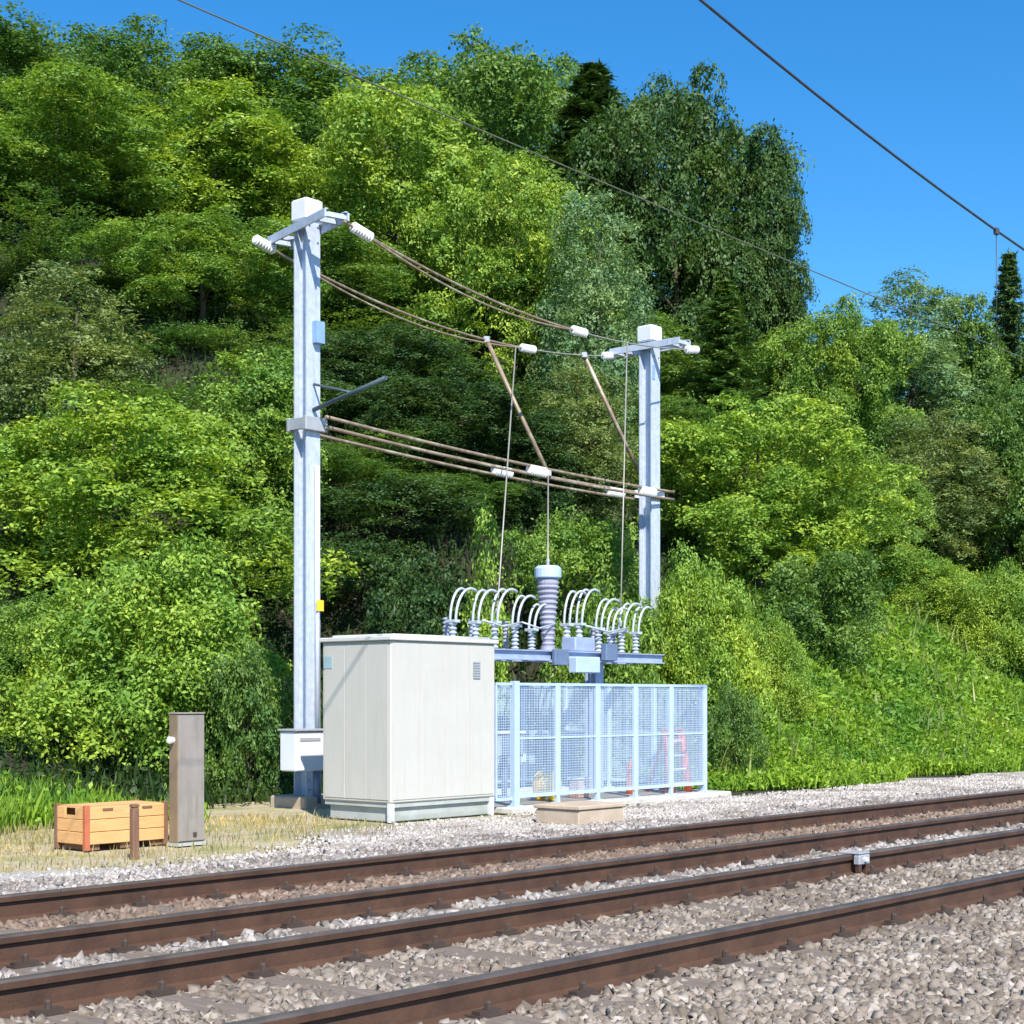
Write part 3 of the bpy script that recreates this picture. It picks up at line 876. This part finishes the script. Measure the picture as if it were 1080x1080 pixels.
# ------------------------------------------------------------------ vegetation
def unit(a):
    return a / np.maximum(np.linalg.norm(a, axis=-1, keepdims=True), 1e-9)
def leaf_quads(c, nrm, L, Wd, fold=0.25):
    n = len(c)
    r = RNG.normal(size=(n, 3))
    t = unit(np.cross(nrm, r))
    b = np.cross(nrm, t)
    L = (L * np.exp(RNG.normal(-0.05, 0.33, n)))[:, None]
    Wd = (Wd * RNG.uniform(0.7, 1.2, n))[:, None]
    up = nrm * Wd * fold
    return np.stack([c + t * L / 2, c + b * Wd / 2 + up, c - t * L / 2, c - b * Wd / 2 + up], 1)
def clumps(centers, rads, n_per, flat, L, Wd, upb=0.7, axis=None):
    """leaf quads on sprigs, the sprigs on the shells of many flattened clumps"""
    K = len(centers)
    nn = np.maximum((n_per * (rads / rads.mean()) ** 2 * RNG.uniform(0.6, 1.3, K)).astype(int), 12)
    per = 14
    ns = np.maximum(nn // per, 2)
    idx = np.repeat(np.arange(K), ns)
    n = len(idx)
    d = unit(RNG.normal(size=(n, 3)))
    d[:, 2] = np.where((d[:, 2] < -0.35) & (RNG.uniform(size=n) < 0.7), -d[:, 2], d[:, 2])
    rr = RNG.uniform(0.3, 1, n) ** 0.5
    sc = centers[idx] + d * (rr * rads[idx])[:, None] * np.array([1, 1, flat])
    sn = unit(d * 0.8 + np.array([0, 0, upb * 0.6]) + RNG.normal(0, 0.38, (n, 3)))
    m = RNG.integers(per - 6, per + 7, n)
    j = np.repeat(np.arange(n), m)
    N = len(j)
    q = RNG.normal(size=(N, 3))
    spread = 0.17 * rads[idx][j] ** 0.5
    q = q - 0.65 * np.sum(q * sn[j], 1)[:, None] * sn[j]
    p = sc[j] + q * spread[:, None]
    nrm = unit(sn[j] + RNG.normal(0, 0.34, (N, 3)))
    return leaf_quads(p, nrm, L, Wd)
def crown_centers(K, h0, h1, R, prof, inner=0.35, seed=0, lob=0.22):
    rng = np.random.default_rng(seed)
    t = rng.uniform(0, 1, K * 4)
    r = np.array([prof(a) for a in t])
    keep = rng.uniform(0, 1, K * 4) < (r / r.max()) ** 1.3 + 0.08
    t, r = t[keep][:K], r[keep][:K]
    K = len(t)
    ph = rng.uniform(0, 2 * math.pi, K)
    a = rng.uniform(0, 6.28, 5)
    und = 1 + lob * np.sin(3 * ph + a[0] + 4 * t) + lob * 0.7 * np.sin(5 * ph + a[1] - 7 * t) + lob * 0.6 * np.sin(2 * ph + a[2] + 11 * t)
    f = rng.uniform(inner, 1, K) ** 0.6
    rad = r * R * f * und
    return np.stack([rad * np.cos(ph), rad * np.sin(ph), h0 + (h1 - h0) * t + rng.normal(0, 0.15, K)], 1)
def trunk_mesh(name, h, r0, centers, nl, parent, seed, base_frac=0.25):
    rng = random.Random(seed)
    mb = MB()
    pts = []
    n = 8
    ox = oy = 0
    for i in range(n + 1):
        t = i / n
        pts.append(Vector((ox, oy, h * 0.9 * t - 0.35)))
        ox += rng.uniform(-0.03, 0.03) * h * 0.25
        oy += rng.uniform(-0.03, 0.03) * h * 0.25
    mb.tube(pts, [r0 * (1.25 if i == 0 else 1) * (1 - 0.85 * i / n) for i in range(n + 1)], 8)
    idx = list(range(len(centers)))
    rng.shuffle(idx)
    for k in idx[:nl]:
        c = Vector(centers[k])
        z = max(h * base_frac * 0.6, c.z - 0.45 * math.hypot(c.x, c.y) - 0.3)
        z = min(z, h * 0.8)
        q = min(max((z + 0.35) / (h * 0.9) * n, 0), n - 0.01)
        i = int(q)
        b = pts[i].lerp(pts[i + 1], q - i)
        m = b.lerp(c, 0.5) + Vector((rng.uniform(-.2, .2), rng.uniform(-.2, .2), -0.12 * (c - b).length * 0.5))
        rr = r0 * 0.38 * (1 - 0.6 * i / n)
        mb.tube([b, m, c], [rr, rr * 0.6, rr * 0.2], 5, cap=False)
    return mb.build(name, M['bark'], parent)

PROTO = {}
def proto_tree(key, h, R, K, n_per, prof, h0, flat=0.45, crad=0.75, L=0.17, Wd=0.10, upb=0.7, inner=0.35, seed=1, nl=26, r0=None, lob=0.22, kind='tree'):
    root = bpy.data.objects.new(key, None)
    COL.objects.link(root)
    c = crown_centers(K, h0 * h, h * 0.96, R, prof, inner, seed, lob)
    rads = crad * np.random.default_rng(seed + 50).uniform(0.6, 1.35, len(c))
    V = clumps(c, rads, n_per, flat, L, Wd, upb, np.array([0, 0, h * 0.5]))
    if kind == 'tree':
        trunk_mesh('trunk', h, r0 or h * 0.016, c, nl, root, seed)
        cr_ = quads('crown', V, M['leaf'], root)
    else:
        trunk_mesh('stems', h * 0.9, h * 0.018, c, nl, root, seed, 0.05)
        cr_ = quads('foliage', V, M['leaf'], root)
    PROTO[key] = [root, h, R, False]
    return root
rnd = lambda t: math.sqrt(max(0.03, 1 - (2 * t - 0.85) ** 2 / 1.35))
ovate = lambda t: max(0.06, (1 - t) ** 0.55 * (0.45 + 1.1 * t) * 1.05)
dome = lambda t: max(0.10, math.sqrt(max(0, 1 - t ** 2.2)))
colm = lambda t: max(0.08, math.sin(math.pi * min(1, 0.12 + t * 0.88)) ** 0.5)
cone = lambda t: max(0.05, 1 - t)
proto_tree('broadleaf_tree', 11, 4.2, 190, 390, rnd, 0.08, 0.95, 0.95, 0.17, 0.105, 0.45, seed=3, lob=0.26)
proto_tree('spreading_tree', 9, 4.8, 210, 380, dome, 0.06, 0.85, 0.95, 0.165, 0.10, 0.45, seed=14, lob=0.26)
proto_tree('slender_tree', 12, 3.0, 170, 340, ovate, 0.08, 1.0, 0.82, 0.16, 0.10, 0.45, seed=25)
proto_tree('airy_tree', 10, 2.8, 200, 190, ovate, 0.08, 0.95, 0.66, 0.14, 0.07, 0.45, seed=36, lob=0.18)
proto_tree('columnar_tree', 12, 1.7, 150, 210, colm, 0.06, 0.95, 0.62, 0.15, 0.07, 0.45, seed=47)
proto_tree('round_bush', 3.0, 2.0, 230, 260, dome, 0.02, 0.85, 0.42, 0.088, 0.052, 0.45, inner=0.45, seed=58, nl=40, kind='bush', lob=0.10)
proto_tree('loose_bush', 2.6, 1.6, 110, 180, rnd, 0.04, 0.85, 0.38, 0.10, 0.055, 0.45, seed=69, nl=40, kind='bush', lob=0.26)
proto_tree('pointed_bush', 3.2, 0.95, 85, 140, cone, 0.02, 0.9, 0.30, 0.09, 0.05, 0.45, seed=70, nl=30, kind='bush')

def proto_conifer(key, h, R, seed):
    root = bpy.data.objects.new(key, None); COL.objects.link(root)
    rng = np.random.default_rng(seed)
    cs, ns = [], []
    mb = MB().tube([(0, 0, -0.35), (0, 0, h * 0.5), (0, 0, h * 0.99)], [h * 0.014, h * 0.008, 0.02], 8)
    z = h * 0.10
    while z < h * 0.985:
        t = z / h
        nb = rng.integers(5, 8)
        a0 = rng.uniform(0, 6.28)
        for k in range(nb):
            a = a0 + 6.283 * k / nb + rng.normal(0, 0.25)
            ln = R * (1 - t) ** 0.85 * rng.uniform(0.65, 1.15) + 0.12
            dirv = np.array([math.cos(a), math.sin(a), 0.0])
            n = int(26 + 70 * ln)
            s = rng.uniform(0.08, 1, n)
            droop = -0.28 * s * ln + 0.16 * s ** 2 * ln + 0.1 * (t - 0.5) * s * ln
            wd = 0.26 * ln * (1 - s * 0.75) + 0.05
            side = np.array([-dirv[1], dirv[0], 0])
            off = rng.uniform(-1, 1, n) * wd
            p = dirv * (s * ln)[:, None] + side * off[:, None]
            p[:, 2] = z + droop - 0.10 * np.abs(off) - rng.uniform(0, 0.16, n)
            cs.append(p)
            nv = np.tile(np.array([0, 0, 1.0]), (n, 1)) + dirv * 0.3 + rng.normal(0, 0.45, (n, 3))
            ns.append(unit(nv))
            tip = dirv * ln
            mb.tube([(0, 0, z), (tip[0] * 0.6, tip[1] * 0.6, z - 0.12 * ln), (tip[0] * 0.95, tip[1] * 0.95, z - 0.10 * ln)], [0.03 * (1 - t) + 0.008, 0.015, 0.006], 4, cap=False)
        z += 0.42 * (1 - 0.45 * t)
    c, nn = np.concatenate(cs), np.concatenate(ns)
    mb.build('trunk', M['bark'], root)
    quads('crown', leaf_quads(c, nn, 0.30, 0.07, 0.1), M['needle'], root)
    PROTO[key] = [root, h, R, False]
proto_conifer('spruce_tree', 13, 2.6, 81)
for k_ in list(PROTO):
    print('proto', k_, [len(c.data.polygons) for c in PROTO[k_][0].children])

LIME = (0.29, 0.44, 0.062)
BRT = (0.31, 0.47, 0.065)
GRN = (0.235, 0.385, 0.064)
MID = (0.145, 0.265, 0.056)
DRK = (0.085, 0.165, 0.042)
DIM = (0.070, 0.140, 0.038)  # leaf colour darkened to paint in the shade of the hollow between masts
OLV = (0.23, 0.31, 0.10)
SIL = (0.22, 0.36, 0.16)
def plant(key, px, top, Y, wpx, color, label, cat='tree', group=None, rot=None, sink=0.0):
    p = PROTO[key]
    root, h, R, used = p
    if not used:
        o = root
        p[3] = True
    else:
        o = copy_tree(root)
    x = (px - 540) / F * Y
    z0 = float(ground_z(np.float64(x), np.float64(Y)))
    ztop = H + (HY - top) / F * Y
    sz = (ztop - z0) / h
    sx = (wpx / F * Y) / (2 * R * 1.12)
    o.location = (x, Y, z0 - sink)
    o.scale = (sx, sx, sz)
    o.rotation_euler.z = random.uniform(0, 6.28) if rot is None else rot
    tag(o, label, cat, group)
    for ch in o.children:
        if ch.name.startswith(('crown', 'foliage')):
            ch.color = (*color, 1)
    return o
TREES = [
 # key, px, top, Y, width px, colour, label
 ('round_bush', 160, 596, 23.6, 300, BRT, 'big rounded lime green bush between the crate and tall mast', 'bush', 'bushes'),
 ('round_bush', 20, 640, 25.0, 170, GRN, 'green bush at the picture edge, behind the big lime bush', 'bush', 'bushes'),
 ('loose_bush', 262, 690, 22.3, 110, MID, 'dark low bush behind the junction box of the tall mast', 'bush', 'bushes'),
 ('pointed_bush', 512, 552, 25.0, 84, BRT, 'small pointed green bush rising behind the cabinet roof', 'bush', 'bushes'),
 ('loose_bush', 605, 545, 30.0, 150, GRN, 'green bush behind the grey bushing of the switch rack', 'bush', 'bushes'),
 ('loose_bush', 640, 630, 27.0, 130, GRN, 'low green bush behind the horn switches near the farther mast', 'bush', 'bushes'),
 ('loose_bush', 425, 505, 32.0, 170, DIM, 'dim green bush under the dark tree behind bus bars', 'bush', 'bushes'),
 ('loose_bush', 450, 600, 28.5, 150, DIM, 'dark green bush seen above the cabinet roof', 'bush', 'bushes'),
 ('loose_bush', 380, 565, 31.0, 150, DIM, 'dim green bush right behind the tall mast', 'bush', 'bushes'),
 ('round_bush', 738, 598, 28.0, 140, BRT, 'tall lime green bush right of the farther mast', 'bush', 'bushes'),
 ('loose_bush', 772, 728, 25.6, 70, MID, 'small dark bush touching the fence end', 'bush', 'bushes'),
 ('round_bush', 806, 655, 30.0, 100, LIME, 'yellow green bush halfway up the bank beside the tall lime bush', 'bush', 'bushes'),
 ('loose_bush', 868, 585, 35.0, 140, MID, 'dark green bush in front of the broad lime tree', 'bush', 'bushes'),
 ('round_bush', 975, 590, 44.0, 130, LIME, 'lime green bush high on the bank at right', 'bush', 'bushes'),
 ('round_bush', 1048, 605, 42.0, 120, LIME, 'lime green bush on the bank at the right picture edge', 'bush', 'bushes'),
 ('spreading_tree', 120, 425, 30.0, 430, BRT, 'spreading lime green tree behind the big rounded bush', 'tree', 'forest edge trees'),
 ('slender_tree', 268, 360, 31.5, 170, GRN, 'narrow green tree right beside the tall mast', 'tree', 'forest edge trees'),
 ('airy_tree', 70, 285, 34.5, 250, OLV, 'olive brown tree above the spreading lime tree', 'tree', 'forest edge trees'),
 ('broadleaf_tree', 215, 225, 38.0, 210, GRN, 'green tree whose crown reaches the tall mast top', 'tree', 'forest edge trees'),
 ('broadleaf_tree', 60, 95, 43.0, 280, GRN, 'high green tree in the upper corner of the forest', 'tree', 'forest edge trees'),
 ('slender_tree', 230, 85, 46.0, 230, LIME, 'high lime tree above the green tree by the mast top', 'tree', 'forest edge trees'),
 ('broadleaf_tree', 420, 90, 47.0, 260, LIME, 'bright lime tree behind the sagging conductors', 'tree', 'forest edge trees'),
 ('broadleaf_tree', 545, 170, 44.0, 190, LIME, 'lime tree left of the silvery tree', 'tree', 'forest edge trees'),
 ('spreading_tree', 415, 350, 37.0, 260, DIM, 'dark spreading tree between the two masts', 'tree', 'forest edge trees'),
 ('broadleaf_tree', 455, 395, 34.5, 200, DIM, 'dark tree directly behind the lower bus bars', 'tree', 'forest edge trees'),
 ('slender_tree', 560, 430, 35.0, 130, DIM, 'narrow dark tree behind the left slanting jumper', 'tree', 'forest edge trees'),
 ('broadleaf_tree', 170, 320, 40.0, 190, GRN, 'green tree between the olive brown tree and the tall mast', 'tree', 'forest edge trees'),
 ('airy_tree', 625, 205, 41.0, 170, SIL, 'silvery grey green tree left of the farther mast top', 'tree', 'forest edge trees'),
 ('airy_tree', 610, 380, 36.0, 170, OLV, 'thin olive tree behind the slanting copper jumpers', 'tree', 'forest edge trees'),
 ('spruce_tree', 625, 60, 60.0, 300, DRK, 'tall dark conifer behind the silvery tree', 'tree', 'forest edge trees'),
 ('broadleaf_tree', 715, 75, 57.0, 210, DRK, 'tall dark green tree beside the open sky', 'tree', 'forest edge trees'),
 ('slender_tree', 812, 168, 56.0, 100, DRK, 'slim dark tree on the skyline against the blue sky', 'tree', 'forest edge trees'),
 ('spruce_tree', 765, 290, 46.0, 190, MID, 'dark conifer behind the broad lime tree', 'tree', 'forest edge trees'),
 ('broadleaf_tree', 880, 318, 54.0, 150, GRN, 'green tree below the gap of open sky', 'tree', 'forest edge trees'),
 ('broadleaf_tree', 800, 420, 38.0, 250, BRT, 'broad lime green tree on the slope right of farther mast', 'tree', 'forest edge trees'),
 ('columnar_tree', 956, 285, 60.0, 120, SIL, 'tall pale columnar tree on the skyline at right', 'tree', 'forest edge trees'),
 ('slender_tree', 1012, 300, 62.0, 125, MID, 'dark green tree next to the pale columnar tree', 'tree', 'forest edge trees'),
 ('spruce_tree', 1064, 258, 64.0, 150, DRK, 'dark conifer on the skyline at the picture edge', 'tree', 'forest edge trees'),
 ('airy_tree', 990, 435, 50.0, 170, OLV, 'olive green airy tree below the pale columnar tree', 'tree', 'forest edge trees'),
 ('broadleaf_tree', 1062, 400, 52.0, 150, MID, 'mid green tree below the skyline conifer', 'tree', 'forest edge trees'),
 ('broadleaf_tree', 905, 480, 44.0, 150, GRN, 'green tree between the broad lime tree and the olive green airy tree', 'tree', 'forest edge trees'),
]
for a in TREES:
    plant(*a)

# far wood behind the edge trees: one mass
def wood(places):
    Vs = []
    for key, px, top, Y, wpx in places:
        root, h, R, _ = PROTO[key]
        ch = [c for c in root.children if c.name.startswith('crown')][0]
        me = ch.data
        n = len(me.polygons)
        co = np.empty(n * 12, np.float32)
        me.vertices.foreach_get('co', co)
        co = co.reshape(n, 4, 3)
        co = co[RNG.uniform(size=n) < 0.7]
        x = (px - 540) / F * Y
        z0 = float(ground_z(np.float64(x), np.float64(Y)))
        sz = (H + (HY - top) / F * Y - z0) / h
        sx = (wpx / F * Y) / (2 * R * 1.12)
        a = RNG.uniform(0, 6.28)
        ca, sa = math.cos(a), math.sin(a)
        q = np.stack([(co[..., 0] * ca - co[..., 1] * sa) * sx + x, (co[..., 0] * sa + co[..., 1] * ca) * sx + Y, co[..., 2] * sz + z0], -1)
        Vs.append(q)
    o = quads('forest', np.concatenate(Vs), M['leaf'])
    o.color = (0.15, 0.275, 0.055, 1)
    return tag(o, 'dense green wood filling the hillside behind the edge trees', 'forest', kind='stuff')
wood([('broadleaf_tree', -30, 40, 55, 280), ('broadleaf_tree', 130, 30, 60, 260), ('slender_tree', 320, 45, 60, 240),
      ('broadleaf_tree', 500, 50, 62, 260), ('broadleaf_tree', 330, 250, 44, 240), ('broadleaf_tree', 500, 300, 46, 240),
      ('spreading_tree', 20, 330, 42, 300), ('spreading_tree', 350, 420, 44, 300), ('spreading_tree', 560, 430, 46, 260),
      ('broadleaf_tree', 660, 330, 48, 220), ('spreading_tree', 700, 480, 42, 220), ('broadleaf_tree', 820, 400, 62, 200),
      ('broadleaf_tree', 940, 420, 72, 200), ('broadleaf_tree', 1040, 420, 74, 200), ('spreading_tree', 1090, 520, 56, 200),
      ('spreading_tree', 950, 560, 52, 200), ('spreading_tree', 180, 520, 36, 300), ('broadleaf_tree', -60, 200, 44, 240),
      ('broadleaf_tree', 1130, 330, 64, 200), ('broadleaf_tree', 60, 60, 70, 260), ('slender_tree', 220, 60, 72, 280), ('broadleaf_tree', 420, 70, 74, 280), ('broadleaf_tree', 570, 70, 70, 220), ('broadleaf_tree', 700, 110, 72, 190), ('broadleaf_tree', 150, 160, 50, 240), ('broadleaf_tree', 450, 400, 38, 200), ('broadleaf_tree', 530, 420, 40, 180), ('spreading_tree', 400, 520, 35, 200), ('spreading_tree', 500, 540, 36, 200), ('broadleaf_tree', 590, 480, 37, 160), ('broadleaf_tree', 360, 470, 33, 140), ('broadleaf_tree', 470, 500, 33, 140), ('broadleaf_tree', 100, 420, 38, 200), ('spreading_tree', 240, 430, 38, 200), ('broadleaf_tree', 680, 420, 44, 160), ('spreading_tree', 300, 540, 33, 160), ('broadleaf_tree', 400, 200, 54, 240), ('broadleaf_tree', 880, 350, 62, 170), ('broadleaf_tree', 990, 350, 72, 160), ('broadleaf_tree', 740, 230, 60, 190), ('broadleaf_tree', 1180, 420, 50, 200)])

# ground cover
def cover(name, n, region, h, wd, color, label, broad=0.0, cat='grass'):
    u = RNG.uniform(region[0], region[1], n); v = RNG.uniform(region[2], region[3], n)
    x = u * ST - v * CT; y = u * CT + v * ST
    keep = region[4](u, v, x, y) if len(region) > 4 else np.ones(n, bool)
    x, y = x[keep], y[keep]
    n = len(x)
    z = ground_z(x, y)
    patch = 0.65 + 0.35 * np.sin(x * 1.7 + 1.3 * np.sin(y * 0.9)) * np.sin(y * 1.3 + 2) + RNG.uniform(-.15, .25, n)
    hh = h * np.clip(patch, 0.25, 1.4) * RNG.uniform(0.6, 1.2, n)
    a = RNG.uniform(0, 6.28, n)
    lean = RNG.uniform(0.1, 0.6, n) * hh
    la = RNG.uniform(0, 6.28, n)
    b = np.stack([x, y, z], 1)
    tip = b + np.stack([np.cos(la) * lean, np.sin(la) * lean, hh], 1)
    sd = np.stack([np.cos(a), np.sin(a), np.zeros(n)], 1) * (wd * RNG.uniform(0.6, 1.3, n))[:, None]
    mid = b * 0.45 + tip * 0.55 + np.array([0, 0, 1.0]) * (hh * 0.06)[:, None]
    V = np.stack([b - sd * 0.3, mid - sd * 0.5, tip, mid + sd * 0.5], 1)
    if broad > 0:
        m = int(n * broad)
        k = RNG.integers(0, n, m)
        c = b[k] + (tip[k] - b[k]) * RNG.uniform(0.2, 1.05, m)[:, None]
        nr = unit(np.array([0, 0, 0.8]) + RNG.normal(0, 0.6, (m, 3)))
        V = np.concatenate([V, leaf_quads(c, nr, wd * 2.6, wd * 1.7)])
    o = quads(name, V, M['grass'])
    o.color = (*color, 1)
    return tag(o, label, cat, kind='stuff')
def pxof(x, y):
    return 540 + F * x / y
LG = (0.26, 0.44, 0.05)
cover('grass', 80000, (18, 46, 12.6, 18, lambda u, v, x, y: ((pxof(x, y) > 748) | ((u > 19.7) & (v > 13.2))) & (pxof(x, y) < 1300) & (v > 12.9 + 0.5 * np.sin(u)) & (v < 16.5)),
      0.36, 0.034, LG, 'bright green tall grass along the foot of the bank', 2.2)
cover('ground_cover', 120000, (18, 55, 14, 36, lambda u, v, x, y: (pxof(x, y) > 740) & (pxof(x, y) < 1300) & (v > 15.0)),
      0.42, 0.06, (0.25, 0.43, 0.06), 'leafy green undergrowth covering the bank', 2.2, 'undergrowth')
cover('tall_weeds', 5200, (18, 46, 13.4, 24, lambda u, v, x, y: (pxof(x, y) > 748) & (pxof(x, y) < 1300) & (np.sin(u * 1.9 + 2 * np.sin(v * 1.3)) + RNG.normal(0, 0.5, len(u)) > 0.4)),
      0.85, 0.035, (0.30, 0.36, 0.12), 'tall olive weeds standing out of the grassy bank', 1.6, 'weeds')
cover('grass', 42000, (-6, 12.2, 14.4, 19, lambda u, v, x, y: (v > 14.7 + 0.4 * np.sin(u * 1.4)) & (u < 11.6)),
      0.42, 0.03, LG, 'fresh green grass behind the crate and below the bushes', 0.5)
cover('dry_grass', 34000, (-6, 13.6, 10.6, 15.0, lambda u, v, x, y: (v > np.where(u < 10, 10.9, 12.0) + 0.3 * np.sin(u * 2.1)) & (RNG.uniform(size=len(u)) < 0.15 + 0.6 * sstep(10.9, 13.5, v)) & ~((u > 8.4) & (u < 9.9) & (v > 12.1) & (v < 13.3)) & ~((u > 12.5) & (v > 12.4))),
      0.13, 0.012, (0.48, 0.41, 0.19), 'short dry yellow grass around the crate and pillar', 0.0)
cover('ground_cover', 90000, (-6, 40, 16.2, 45, lambda u, v, x, y: (pxof(x, y) > -120) & (pxof(x, y) < 760)),
      0.50, 0.045, (0.05, 0.10, 0.025), 'dark green undergrowth on the shaded forest floor', 1.0, 'undergrowth')
print('verts', sum(len(m.vertices) for m in bpy.data.meshes))
